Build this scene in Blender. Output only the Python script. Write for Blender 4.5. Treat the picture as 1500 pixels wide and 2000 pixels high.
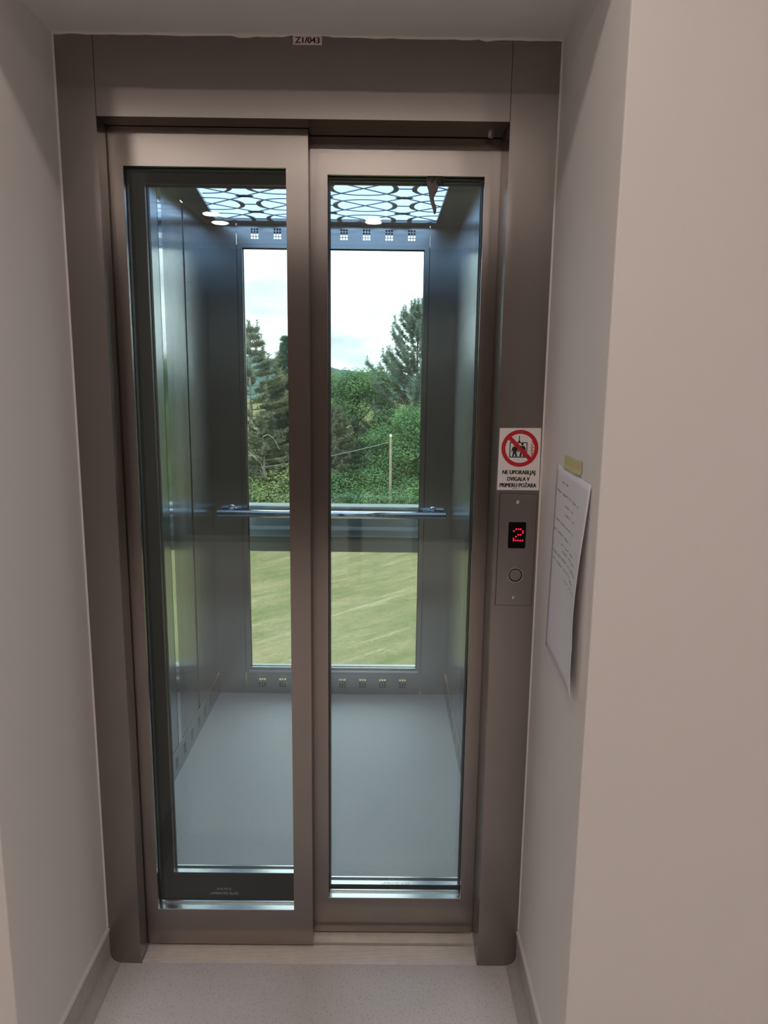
import bpy, bmesh, math, random
from mathutils import Vector, Matrix
random.seed(7)
for o in list(bpy.data.objects): bpy.data.objects.remove(o)
SC = bpy.context.scene
COL = SC.collection
PI = math.pi

# ------------------------------------------------------------------ camera
cam_d = bpy.data.cameras.new('camera'); cam = bpy.data.objects.new('camera', cam_d); COL.objects.link(cam)
PITCH, YAW, ROLL = 0.1771, 0.0055, -0.0121
cp, sp, cy, sy = math.cos(PITCH), math.sin(PITCH), math.cos(YAW), math.sin(YAW)
fwd = Vector((sy*cp, cy*cp, -sp)); right = Vector((cy, -sy, 0)); down = fwd.cross(right)
cr, sr = math.cos(ROLL), math.sin(ROLL)
r2 = cr*right + sr*down; d2 = -sr*right + cr*down
m = Matrix((r2, -d2, -fwd)).transposed().to_4x4(); m.translation = Vector((0.1759, -1.7125, 1.5405))
cam.matrix_world = m
cam_d.sensor_fit = 'VERTICAL'; cam_d.sensor_height = 36.0; cam_d.lens = 1425.3*36/2000
cam_d.clip_start = 0.02; cam_d.clip_end = 2000
SC.camera = cam

# ------------------------------------------------------------------ exposure
SC.view_settings.view_transform = 'Standard'; SC.view_settings.look = 'None'
SC.view_settings.exposure = 0.0; SC.view_settings.gamma = 1.0
SC.view_settings.use_curve_mapping = False
try:
    SC.cycles.use_denoising = True
    SC.cycles.max_bounces = 14; SC.cycles.transparent_max_bounces = 40
    SC.cycles.glossy_bounces = 8; SC.cycles.diffuse_bounces = 6
    SC.cycles.sample_clamp_indirect = 6.0; SC.cycles.caustics_reflective = False
except Exception: pass

# ------------------------------------------------------------------ sky: bright broken overcast
W = bpy.data.worlds.new('overcast_sky'); SC.world = W; W.use_nodes = True
wn, wl = W.node_tree.nodes, W.node_tree.links; wn.clear()
SKY = 4.5
def wnode(t, **k):
    n = wn.new(t)
    for a, b in k.items(): setattr(n, a, b)
    return n
tc = wnode('ShaderNodeTexCoord'); mp = wnode('ShaderNodeMapping'); mp.inputs['Scale'].default_value = (1.0, 1.0, 3.2)
nz = wnode('ShaderNodeTexNoise'); nz.inputs['Scale'].default_value = 3.4; nz.inputs['Detail'].default_value = 7; nz.inputs['Roughness'].default_value = .5
rp = wnode('ShaderNodeValToRGB')
rp.color_ramp.elements[0].position = .40; rp.color_ramp.elements[0].color = (.285, .318, .338, 1)
rp.color_ramp.elements[1].position = .68; rp.color_ramp.elements[1].color = (.80, .84, .86, 1)
bg = wnode('ShaderNodeBackground'); bg.inputs['Strength'].default_value = SKY
wo = wnode('ShaderNodeOutputWorld')
wl.new(tc.outputs['Generated'], mp.inputs['Vector']); wl.new(mp.outputs[0], nz.inputs['Vector'])
wl.new(nz.outputs['Fac'], rp.inputs['Fac']); wl.new(rp.outputs[0], bg.inputs['Color']); wl.new(bg.outputs[0], wo.inputs['Surface'])

# ------------------------------------------------------------------ hazy sun from behind the building
sd = bpy.data.lights.new('hazy_sun', 'SUN'); sd.energy = 3.2; sd.angle = math.radians(12); sd.color = (1, .96, .88)
so = bpy.data.objects.new('hazy_sun', sd); COL.objects.link(so)
so.rotation_euler = (math.radians(42), 0, math.radians(-28)); so.location = (0, -6, 20)
LAMP_STRENGTH = 145.0          # recessed warm ceiling lamps of the lobby
CAR_LAMP = 2.1               # backlit lift ceiling

# ================================================================== materials
def mat(name):
    M = bpy.data.materials.new(name); M.use_nodes = True
    M.node_tree.nodes.clear()
    return M, M.node_tree.nodes, M.node_tree.links
def N(nt, t, **k):
    n = nt.new(t)
    for a, b in k.items(): setattr(n, a, b)
    return n
def principled(name, col, rough=.5, metal=0, bump=None, var=None, spec=.5, emit=None, estr=0):
    M, n, l = mat(name)
    p = N(n, 'ShaderNodeBsdfPrincipled'); o = N(n, 'ShaderNodeOutputMaterial'); l.new(p.outputs[0], o.inputs[0])
    p.inputs['Base Color'].default_value = (*col, 1); p.inputs['Roughness'].default_value = rough
    p.inputs['Metallic'].default_value = metal; p.inputs['Specular IOR Level'].default_value = spec
    if emit: p.inputs['Emission Color'].default_value = (*emit, 1); p.inputs['Emission Strength'].default_value = estr
    t = N(n, 'ShaderNodeTexCoord')
    if var:
        sc, amt = var
        z = N(n, 'ShaderNodeTexNoise'); z.inputs['Scale'].default_value = sc; z.inputs['Detail'].default_value = 5
        l.new(t.outputs['Object'], z.inputs['Vector'])
        r = N(n, 'ShaderNodeValToRGB')
        r.color_ramp.elements[0].position = .3; r.color_ramp.elements[1].position = .7
        r.color_ramp.elements[0].color = (*[c*(1-amt) for c in col], 1); r.color_ramp.elements[1].color = (*[min(1, c*(1+amt)) for c in col], 1)
        l.new(z.outputs['Fac'], r.inputs['Fac']); l.new(r.outputs[0], p.inputs['Base Color'])
    if bump:
        sc, st = bump
        z = N(n, 'ShaderNodeTexNoise'); z.inputs['Scale'].default_value = sc; z.inputs['Detail'].default_value = 4
        l.new(t.outputs['Object'], z.inputs['Vector'])
        b = N(n, 'ShaderNodeBump'); b.inputs['Strength'].default_value = st; b.inputs['Distance'].default_value = .002
        l.new(z.outputs['Fac'], b.inputs['Height']); l.new(b.outputs[0], p.inputs['Normal'])
    return M
def steel(name, col, rough=.27, aniso=.8, grain='V', smudge=.25, bump=0):
    """brushed stainless steel; grain runs vertically (or along Y for flat sills), so reflections smear across it"""
    M, n, l = mat(name)
    p = N(n, 'ShaderNodeBsdfPrincipled'); o = N(n, 'ShaderNodeOutputMaterial'); l.new(p.outputs[0], o.inputs[0])
    p.inputs['Metallic'].default_value = 1; p.inputs['Anisotropic'].default_value = aniso
    g = N(n, 'ShaderNodeNewGeometry')
    x = N(n, 'ShaderNodeVectorMath', operation='CROSS_PRODUCT'); x.inputs[1].default_value = (0, .06, 1) if grain == 'V' else (0, 1, .06)
    l.new(g.outputs['True Normal'], x.inputs[0]); l.new(x.outputs[0], p.inputs['Tangent'])
    mp = N(n, 'ShaderNodeMapping'); mp.inputs['Scale'].default_value = (420, 420, 3.0) if grain == 'V' else (3, 420, 420)
    l.new(g.outputs['Position'], mp.inputs['Vector'])
    z = N(n, 'ShaderNodeTexNoise'); z.inputs['Scale'].default_value = 1; z.inputs['Detail'].default_value = 3
    l.new(mp.outputs[0], z.inputs['Vector'])
    s = N(n, 'ShaderNodeTexNoise'); s.inputs['Scale'].default_value = 9; s.inputs['Detail'].default_value = 3; s.inputs['Roughness'].default_value = .5
    l.new(g.outputs['Position'], s.inputs['Vector'])
    sm = N(n, 'ShaderNodeMapRange', interpolation_type='SMOOTHERSTEP'); sm.inputs['From Min'].default_value = .50; sm.inputs['From Max'].default_value = .82
    l.new(s.outputs['Fac'], sm.inputs['Value'])
    c1 = N(n, 'ShaderNodeMix', data_type='RGBA'); c1.inputs[6].default_value = (*col, 1); c1.inputs[7].default_value = (*col, 1)
    l.new(z.outputs['Fac'], c1.inputs[0])
    c2 = N(n, 'ShaderNodeMix', data_type='RGBA'); c2.inputs[7].default_value = (col[0]*.72, col[1]*.66, col[2]*.62, 1)
    sf = N(n, 'ShaderNodeMath', operation='MULTIPLY'); sf.inputs[1].default_value = smudge
    l.new(sm.outputs[0], sf.inputs[0]); l.new(sf.outputs[0], c2.inputs[0]); l.new(c1.outputs[2], c2.inputs[6])
    l.new(c2.outputs[2], p.inputs['Base Color'])
    ra = N(n, 'ShaderNodeMath', operation='MULTIPLY_ADD'); ra.inputs[1].default_value = 0; ra.inputs[2].default_value = rough
    l.new(s.outputs['Fac'], ra.inputs[0]); l.new(ra.outputs[0], p.inputs['Roughness'])
    b = N(n, 'ShaderNodeBump'); b.inputs['Strength'].default_value = bump; b.inputs['Distance'].default_value = .001
    l.new(z.outputs['Fac'], b.inputs['Height']); l.new(b.outputs[0], p.inputs['Normal'])
    return M
def glass(name, tint):
    M, n, l = mat(name)
    o = N(n, 'ShaderNodeOutputMaterial'); mx = N(n, 'ShaderNodeMixShader')
    t = N(n, 'ShaderNodeBsdfTransparent'); t.inputs[0].default_value = (*tint, 1)
    gl = N(n, 'ShaderNodeBsdfGlossy'); gl.inputs['Roughness'].default_value = 0; gl.inputs['Color'].default_value = (.95, 1, .98, 1)
    g = N(n, 'ShaderNodeNewGeometry'); d = N(n, 'ShaderNodeVectorMath', operation='DOT_PRODUCT')
    l.new(g.outputs['Incoming'], d.inputs[0]); l.new(g.outputs['Normal'], d.inputs[1])
    a = N(n, 'ShaderNodeMath', operation='ABSOLUTE'); l.new(d.outputs['Value'], a.inputs[0])
    s = N(n, 'ShaderNodeMath', operation='SUBTRACT'); s.inputs[0].default_value = 1; l.new(a.outputs[0], s.inputs[1])
    p5 = N(n, 'ShaderNodeMath', operation='POWER'); p5.inputs[1].default_value = 5; l.new(s.outputs[0], p5.inputs[0])
    f = N(n, 'ShaderNodeMath', operation='MULTIPLY_ADD'); f.inputs[1].default_value = .95; f.inputs[2].default_value = .045; l.new(p5.outputs[0], f.inputs[0])
    l.new(f.outputs[0], mx.inputs[0]); l.new(t.outputs[0], mx.inputs[1]); l.new(gl.outputs[0], mx.inputs[2]); l.new(mx.outputs[0], o.inputs[0])
    return M
def speckle(name, base, dark, scale, rough=.45):
    """vinyl flooring with small short dashes"""
    M, n, l = mat(name)
    p = N(n, 'ShaderNodeBsdfPrincipled'); o = N(n, 'ShaderNodeOutputMaterial'); l.new(p.outputs[0], o.inputs[0])
    p.inputs['Roughness'].default_value = rough; p.inputs['Specular IOR Level'].default_value = .35
    g = N(n, 'ShaderNodeNewGeometry')
    wv = N(n, 'ShaderNodeTexNoise'); wv.inputs['Scale'].default_value = 60
    l.new(g.outputs['Position'], wv.inputs['Vector'])
    ad = N(n, 'ShaderNodeVectorMath', operation='MULTIPLY_ADD'); ad.inputs[1].default_value = (.004, .004, 0)
    l.new(wv.outputs['Color'], ad.inputs[0]); l.new(g.outputs['Position'], ad.inputs[2])
    mp = N(n, 'ShaderNodeMapping'); mp.inputs['Rotation'].default_value = (0, 0, .9); mp.inputs['Scale'].default_value = (scale, scale*.58, 1)
    l.new(ad.outputs[0], mp.inputs['Vector'])
    v = N(n, 'ShaderNodeTexVoronoi'); v.inputs['Scale'].default_value = 1
    l.new(mp.outputs[0], v.inputs['Vector'])
    r = N(n, 'ShaderNodeValToRGB'); r.color_ramp.elements[0].position = .16; r.color_ramp.elements[1].position = .34
    r.color_ramp.elements[0].color = (*dark, 1); r.color_ramp.elements[1].color = (*base, 1)
    l.new(v.outputs['Distance'], r.inputs['Fac'])
    bn = N(n, 'ShaderNodeTexNoise'); bn.inputs['Scale'].default_value = 2.2; bn.inputs['Detail'].default_value = 4
    l.new(g.outputs['Position'], bn.inputs['Vector'])
    mm = N(n, 'ShaderNodeMix', data_type='RGBA', blend_type='MULTIPLY'); mm.inputs[7].default_value = (.9, .9, .9, 1)
    l.new(bn.outputs['Fac'], mm.inputs[0]); l.new(r.outputs[0], mm.inputs[6]); l.new(mm.outputs[2], p.inputs['Base Color'])
    b = N(n, 'ShaderNodeBump'); b.inputs['Strength'].default_value = .15; b.inputs['Distance'].default_value = .001
    l.new(v.outputs['Distance'], b.inputs['Height']); l.new(b.outputs[0], p.inputs['Normal'])
    return M
def leafmat(name, c1, c2, scale=.9, trans=.35):
    M, n, l = mat(name)
    o = N(n, 'ShaderNodeOutputMaterial'); mx = N(n, 'ShaderNodeMixShader'); mx.inputs[0].default_value = trans
    d = N(n, 'ShaderNodeBsdfDiffuse'); t = N(n, 'ShaderNodeBsdfTranslucent')
    g = N(n, 'ShaderNodeNewGeometry'); z = N(n, 'ShaderNodeTexNoise'); z.inputs['Scale'].default_value = scale; z.inputs['Detail'].default_value = 3
    l.new(g.outputs['Position'], z.inputs['Vector'])
    r = N(n, 'ShaderNodeValToRGB'); r.color_ramp.elements[0].position = .35; r.color_ramp.elements[1].position = .65
    c1 = [q*1.25 for q in c1]; c2 = [q*1.25 for q in c2]
    r.color_ramp.elements[0].color = (*c1, 1); r.color_ramp.elements[1].color = (*c2, 1)
    l.new(z.outputs['Fac'], r.inputs['Fac']); l.new(r.outputs[0], d.inputs[0]); l.new(r.outputs[0], t.inputs[0])
    l.new(d.outputs[0], mx.inputs[1]); l.new(t.outputs[0], mx.inputs[2]); l.new(mx.outputs[0], o.inputs[0])
    return M
def emission(name, col, s):
    M, n, l = mat(name); e = N(n, 'ShaderNodeEmission'); o = N(n, 'ShaderNodeOutputMaterial')
    e.inputs[0].default_value = (*col, 1); e.inputs[1].default_value = s; l.new(e.outputs[0], o.inputs[0]); return M
def lawnmat():
    M, n, l = mat('mown_grass')
    p = N(n, 'ShaderNodeBsdfDiffuse'); o = N(n, 'ShaderNodeOutputMaterial'); l.new(p.outputs[0], o.inputs[0])
    g = N(n, 'ShaderNodeNewGeometry')
    def noise(scale, rot, st, det=5, rough=.6):
        mp = N(n, 'ShaderNodeMapping', vector_type='TEXTURE'); mp.inputs['Rotation'].default_value = (0, 0, rot); mp.inputs['Scale'].default_value = tuple(1/q for q in st)
        l.new(g.outputs['Position'], mp.inputs['Vector'])
        z = N(n, 'ShaderNodeTexNoise'); z.inputs['Scale'].default_value = scale; z.inputs['Detail'].default_value = det; z.inputs['Roughness'].default_value = rough
        l.new(mp.outputs[0], z.inputs['Vector']); return z
    a = noise(.75, .75, (.55, 1.5, 1), 6, .6); s = noise(1.1, .75, (.20, 2.2, 1), 7, .7); f = noise(13, .75, (.6, 1.6, 1), 8, .85)
    r = N(n, 'ShaderNodeValToRGB')
    r.color_ramp.elements[0].position = .32; r.color_ramp.elements[0].color = (.150, .180, .070, 1)
    r.color_ramp.elements[1].position = .68; r.color_ramp.elements[1].color = (.30, .265, .150, 1)
    l.new(a.outputs['Fac'], r.inputs['Fac'])
    st = N(n, 'ShaderNodeMapRange'); st.inputs['From Min'].default_value = .54; st.inputs['From Max'].default_value = .74
    l.new(s.outputs['Fac'], st.inputs['Value'])
    sk = N(n, 'ShaderNodeMath', operation='MULTIPLY'); sk.inputs[1].default_value = .75; l.new(st.outputs[0], sk.inputs[0])
    m1 = N(n, 'ShaderNodeMix', data_type='RGBA'); m1.inputs[7].default_value = (.44, .39, .25, 1)
    l.new(sk.outputs[0], m1.inputs[0]); l.new(r.outputs[0], m1.inputs[6])
    fr = N(n, 'ShaderNodeMapRange'); fr.inputs['From Min'].default_value = .36; fr.inputs['From Max'].default_value = .64; fr.inputs['To Min'].default_value = .55; fr.inputs['To Max'].default_value = 1.4
    l.new(f.outputs['Fac'], fr.inputs['Value'])
    m2 = N(n, 'ShaderNodeMix', data_type='RGBA', blend_type='MULTIPLY'); m2.inputs[0].default_value = 1
    l.new(m1.outputs[2], m2.inputs[6]); l.new(fr.outputs[0], m2.inputs[7])
    l.new(m2.outputs[2], p.inputs[0])
    b = N(n, 'ShaderNodeBump'); b.inputs['Strength'].default_value = .5; b.inputs['Distance'].default_value = .05
    l.new(f.outputs['Fac'], b.inputs['Height']); l.new(b.outputs[0], p.inputs['Normal'])
    return M

PLASTER = principled('white_paint', (.80, .78, .76), .8, bump=(90, .18), spec=.2)
STEEL = steel('brushed_steel', (.335, .307, .287), smudge=.14)
STEELCAR = steel('car_brushed_steel', (.38, .405, .42), rough=.22, smudge=.04)
STEELPOL = steel('polished_steel', (.72, .74, .76), rough=.1, aniso=0, smudge=0, bump=0)
STEELFRAME = principled('shade_black_steel', (.020, .021, .020), .35)  # backlit car door frames: their shade is put into this black
CHROME = principled('chrome', (.78, .80, .82), .09, 1)
SATIN = principled('satin_steel', (.62, .60, .58), .28, 1)
BEAD = principled('bright_bead', (.88, .90, .90), .16, 1)
ALU = principled('ribbed_aluminium', (.90, .84, .80), .30, .3, var=(30, .05))
DARK = principled('black_rubber', (.015, .016, .017), .6)
GLASS = glass('laminated_glass', (.972, .992, .986))
GLASSB = glass('clear_glass', (.955, .98, .975))
VINYL = speckle('hall_vinyl', (.80, .76, .745), (.61, .58, .565), 200)
CARVINYL = speckle('car_vinyl', (.87, .885, .89), (.74, .77, .78), 200)
VINYLUP = principled('vinyl_upturn', (.50, .47, .45), .5, var=(60, .06))
SEALANT = principled('sealant', (.74, .71, .68), .6)
LAMPGLOW = emission('lamp_glow', (1, .86, .785), LAMP_STRENGTH)
PANELGLOW = emission('panel_glow', (.46, .68, 1.0), CAR_LAMP)
LATTICE = principled('lattice_metal', (.17, .21, .25), .5, 0)
WHITEP = principled('sign_white', (.80, .77, .76), .45)
REDP = principled('sign_red', (.52, .012, .02), .45)
BLACKP = principled('sign_black', (.012, .012, .012), .5)
MAROON = principled('label_red', (.26, .012, .02), .5)
LABELW = principled('label_white', (.70, .66, .64), .5)
DISP = principled('display_black', (.004, .003, .004), .2, spec=.12)
LED = emission('led_red', (1, .025, .06), .9)
PAPER = principled('paper', (.80, .80, .84), .85, spec=.1)
INK = principled('pen_ink', (.36, .36, .44), .7)
TAPE = principled('masking_tape', (.62, .57, .27), .6, var=(120, .05))
TORN = principled('torn_tape', (.25, .225, .21), .7, var=(90, .2))
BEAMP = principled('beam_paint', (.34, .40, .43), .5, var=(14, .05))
BEAMD = principled('shade_dark_paint', (.13, .16, .16), .6)  # beam paint with shade put in for lower web; also underframe, roof plate
CONC = principled('slab', (.4, .4, .39), .8)
ETCH = principled('etched_mark', (.5, .53, .53), .9)
BARK = principled('bark', (.115, .085, .065), .9, var=(6, .3))
BARKPALE = principled('pale_bark', (.33, .31, .26), .9, var=(5, .2))
WOODP = principled('weathered_wood', (.30, .25, .20), .85, var=(4, .2))
PINE = leafmat('pine_needles', (.10, .14, .10), (.20, .23, .16))
SPRUCE = leafmat('spruce_needles', (.075, .14, .11), (.15, .225, .16))
PINEBLUE = leafmat('blue_pine_needles', (.125, .185, .160), (.22, .285, .225))
BROAD = leafmat('hazy_broad_leaves', (.085, .185, .095), (.185, .31, .145), trans=.45)  # greens paled, reflection haze of the glass mixed into the colour
BROADP = leafmat('pale_leaves', (.22, .29, .12), (.33, .39, .19), trans=.4)
HILL = leafmat('hazy_far_forest', (.060, .110, .110), (.095, .150, .140), .05, 0)  # distance haze is mixed into this blue green
LAWN = lawnmat()

# ================================================================== builders
ORG = {}
class MB:
    def __init__(s): s.v = []; s.f = []
    def add(s, v, f):
        k = len(s.v); s.v += [tuple(p) for p in v]; s.f += [tuple(i+k for i in q) for q in f]; return s
    def box(s, x0, x1, y0, y1, z0, z1):
        return s.add([(x0,y0,z0),(x1,y0,z0),(x1,y1,z0),(x0,y1,z0),(x0,y0,z1),(x1,y0,z1),(x1,y1,z1),(x0,y1,z1)],
                     [(0,3,2,1),(4,5,6,7),(0,1,5,4),(1,2,6,5),(2,3,7,6),(3,0,4,7)])
    def prism_y(s, pts, y0, y1):
        """polygon in x,z (counter-clockwise seen from -y) extruded along y"""
        n = len(pts)
        v = [(x, y0, z) for x, z in pts]+[(x, y1, z) for x, z in pts]
        return s.add(v, [tuple(range(n)), tuple(range(2*n-1, n-1, -1))]+[((i+1) % n, i, i+n, (i+1) % n+n) for i in range(n)])
    def prism_x(s, pts, x0, x1):
        """polygon in y,z extruded along x"""
        n = len(pts)
        v = [(x0, y, z) for y, z in pts]+[(x1, y, z) for y, z in pts]
        return s.add(v, [tuple(range(n)), tuple(range(2*n-1, n-1, -1))]+[((i+1) % n, i, i+n, (i+1) % n+n) for i in range(n)])
    def ring(s, o, i, y0, y1):
        """rectangular frame in x,z: o, i = (x0,x1,z0,z1)"""
        q = lambda r, y: [(r[0],y,r[2]),(r[1],y,r[2]),(r[1],y,r[3]),(r[0],y,r[3])]
        v = q(o,y0)+q(i,y0)+q(o,y1)+q(i,y1); f = []
        for k in range(4):
            j = (k+1) % 4
            f += [(k, j, j+4, k+4), (k+8, k+12, j+12, j+8), (j, k, k+8, j+8), (k+4, j+4, j+12, k+12)]
        return s.add(v, f)
    def tube(s, pts, r, n=10, cap=True):
        pts = [Vector(p) for p in pts]; rs = r if isinstance(r, (list, tuple)) else [r]*len(pts)
        k = len(s.v); up = Vector((0, 0, 1))
        for i, p in enumerate(pts):
            t = (pts[min(i+1, len(pts)-1)]-pts[max(i-1, 0)]).normalized()
            a = t.cross(up)
            if a.length < 1e-3: a = t.cross(Vector((1, 0, 0)))
            a.normalize(); b = t.cross(a)
            for j in range(n):
                w = 2*PI*j/n; s.v.append(tuple(p+rs[i]*(math.cos(w)*a+math.sin(w)*b)))
        for i in range(len(pts)-1):
            for j in range(n):
                s.f.append((k+i*n+j, k+i*n+(j+1) % n, k+(i+1)*n+(j+1) % n, k+(i+1)*n+j))
        if cap: s.f += [tuple(k+j for j in range(n-1, -1, -1)), tuple(k+(len(pts)-1)*n+j for j in range(n))]
        return s
    def lathe_y(s, c, prof, n=28):
        """profile (radius, y) turned about the y axis through c=(x,z)"""
        k = len(s.v)
        for r, y in prof:
            for j in range(n):
                w = 2*PI*j/n; s.v.append((c[0]+r*math.cos(w), y, c[1]+r*math.sin(w)))
        for i in range(len(prof)-1):
            for j in range(n): s.f.append((k+i*n+j, k+i*n+(j+1) % n, k+(i+1)*n+(j+1) % n, k+(i+1)*n+j))
        s.f += [tuple(k+j for j in range(n-1, -1, -1)), tuple(k+(len(prof)-1)*n+j for j in range(n))]
        return s
    def ribbon(s, pts, w, axis='y', t=.0004, base=0.0):
        """flat stroke in the x,z plane standing on y=base"""
        pts = [Vector((p[0], p[1])) for p in pts]; L = []
        ws = w if isinstance(w, (list, tuple)) else [w]*len(pts)
        for i, p in enumerate(pts):
            d = pts[min(i+1, len(pts)-1)]-pts[max(i-1, 0)]; d.normalize(); nn = Vector((-d.y, d.x))
            L.append((p+nn*ws[i]/2, p-nn*ws[i]/2))
        k = len(s.v)
        for a, b in L: s.v += [(a.x, base, a.y), (b.x, base, b.y), (a.x, base-t, a.y), (b.x, base-t, b.y)]
        for i in range(len(L)-1):
            q = k+4*i; s.f += [(q+2, q+6, q+7, q+3), (q, q+1, q+5, q+4), (q, q+4, q+6, q+2), (q+1, q+3, q+7, q+5)]
        return s
    def build(s, name, M, parent=None, bevel=0, smooth=False, recalc=True):
        me = bpy.data.meshes.new(name)
        if parent is not None: og = ORG[parent.name]
        else:
            xs, ys, zs = zip(*s.v); og = Vector(((min(xs)+max(xs))/2, (min(ys)+max(ys))/2, min(zs)))
        me.from_pydata([(x-og.x, y-og.y, z-og.z) for x, y, z in s.v], [], s.f)
        if recalc or bevel:
            bm = bmesh.new(); bm.from_mesh(me)
            if recalc: bmesh.ops.recalc_face_normals(bm, faces=bm.faces)
            if bevel:
                bmesh.ops.bevel(bm, geom=[e for e in bm.edges if e.is_manifold and e.calc_face_angle(0) > .5], offset=bevel, segments=2, affect='EDGES', profile=.6)
            bm.to_mesh(me); bm.free()
        if smooth:
            for p in me.polygons: p.use_smooth = True
        me.materials.append(M); me.update()
        o = bpy.data.objects.new(name, me); COL.objects.link(o)
        if parent is not None: o.parent = parent
        else: o.location = og
        ORG[o.name] = og
        return o
def tag(o, label=None, cat=None, group=None, kind=None):
    if label: o['label'] = label
    if cat: o['category'] = cat
    if group: o['group'] = group
    if kind: o['kind'] = kind
    return o
def thing(name, loc, label, cat, group=None):
    o = bpy.data.objects.new(name, None); COL.objects.link(o); o.location = loc; o.empty_display_size = .1
    ORG[o.name] = Vector(loc); return tag(o, label, cat, group)
def box(name, M, b, parent=None, bevel=0): return MB().box(*b).build(name, M, parent, bevel)
def struct(o): o['kind'] = 'structure'; return o
def text_mb(txt, size, cx, cz, y, width=None, bold=0.0, align='CENTER', depth=.0003, shear=0):
    """flat lettering standing on the plane y, facing -y; returns MB"""
    cu = bpy.data.curves.new('lettering', 'FONT'); cu.body = txt; cu.size = size; cu.align_x = 'CENTER'; cu.offset = bold*size; cu.shear = shear
    cu.resolution_u = 3
    to = bpy.data.objects.new('lettering', cu); COL.objects.link(to)
    dg = bpy.context.evaluated_depsgraph_get(); me = bpy.data.meshes.new_from_object(to.evaluated_get(dg))
    xs = [v.co.x for v in me.vertices]; ys = [v.co.y for v in me.vertices]
    kx = (width/(max(xs)-min(xs))) if width else 1
    mx = (max(xs)+min(xs))/2; my = (max(ys)+min(ys))/2
    if txt.isupper() and 'Ž' in txt: my = size*.365
    b = MB(); b.add([(cx+(v.co.x-mx)*kx, y-depth, cz+(v.co.y-my)) for v in me.vertices], [tuple(p.vertices) for p in me.polygons])
    bpy.data.objects.remove(to); bpy.data.curves.remove(cu); bpy.data.meshes.remove(me)
    return b

# ================================================================== the setting
XL, XR, ND, ZT = -.535, .557, .46, 2.265      # niche sides, depth, soffit height
CE = 2.75; RX0, RX1, RY = -3.4, 3.2, -5.0
wl_ = struct(box('wall_left', PLASTER, (RX0-.2, XL, -ND, .16, 0, CE), bevel=.004)); tag(wl_, 'white plastered wall left of the lift niche', 'wall')
wr_ = struct(box('wall_right', PLASTER, (XR, RX1+.2, -ND, .16, 0, CE), bevel=.004)); tag(wr_, 'white plastered wall right of the lift niche', 'wall')
so_ = MB().box(XL, XR, -ND, .0, ZT, CE).build('bulkhead', PLASTER); struct(so_); tag(so_, 'white plastered soffit over the lift niche', 'wall')
struct(box('wall_shaft', CONC, (XL, XR, .001, .16, ZT+.002, CE+.0)))
struct(box('wall_back', principled('dark_wall', (.19, .160, .142), .7, var=(3, .1)), (RX0-.2, RX1+.2, RY-.2, RY, 0, CE)))
struct(box('wall_far_left', PLASTER, (RX0-.2, RX0, RY, -ND, 0, CE)))
struct(box('wall_far_right', PLASTER, (RX1, RX1+.2, RY, -ND, 0, CE)))
struct(tag(box('floor', VINYL, (RX0-.2, RX1+.2, RY-.2, 0, -.2, 0)), 'pale grey speckled vinyl floor in front of the lift', 'floor'))
struct(box('ceiling', PLASTER, (RX0-.2, RX1+.2, RY-.2, .16, CE, CE+.25)))
# coved vinyl upturn along both niche sides
def skirting(name, x, sgn, label):
    # profile across x: flat on wall 4 mm thick, cove of 25 mm at the floor
    pr = [(0, .1), (.004, .1), (.004, .03)]
    for k in range(1, 7):
        a = PI+(PI/2)*k/6
        pr.append((.030+.026*math.cos(a), .030+.0285*math.sin(a)))
    pr += [(.031, .0006), (0, .0006)]
    b = MB(); v = []; n = len(pr)
    for y in (-ND, 0): v += [(x+sgn*dx, y, z) for dx, z in pr]
    b.add(v, [tuple(range(n)), tuple(range(2*n-1, n-1, -1))]+[(i, (i+1) % n, (i+1) % n+n, i+n) for i in range(n)])
    o = struct(b.build(name, VINYLUP)); tag(o, label, 'skirting')
    MB().prism_y([(x, .1), (x+sgn*.007, .1), (x+sgn*.005, .106), (x, .108)], -ND, 0).build('sealant_bead', SEALANT, o)
    return o
skirting('baseboard_left', XL, 1, 'grey vinyl upturn with white bead at left niche wall')
skirting('baseboard_right', XR, -1, 'grey vinyl upturn with white bead at right niche wall')
# lobby ceiling lamps (they light the niche and show as glints in glass and steel)
for iy, y in enumerate((-1.12, -2.5, -3.85)):
    for ix, x in enumerate((-2.30, .10, 2.50) if iy == 0 else (-1.10, .10, 1.30)):
        t = thing('ceiling_downlight', (x, y, CE), 'round recessed warm ceiling downlight of the lobby', 'lamp', 'lobby downlights')
        b = MB(); n = 28; k = 0; v = []; f = []
        for r, z in ((.062, CE-.002), (.078, CE-.006), (.080, CE)):
            v += [(x+r*math.cos(2*PI*j/n), y+r*math.sin(2*PI*j/n), z) for j in range(n)]
        for i in range(2): f += [(i*n+j, i*n+(j+1) % n, (i+1)*n+(j+1) % n, (i+1)*n+j) for j in range(n)]
        b.add(v, f).build('trim_ring', SATIN, t)
        MB().add([(x+.062*math.cos(2*PI*j/n), y+.062*math.sin(2*PI*j/n), CE-.003) for j in range(n)], [tuple(range(n-1, -1, -1))]).build('diffuser', LAMPGLOW, t, recalc=False)

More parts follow.
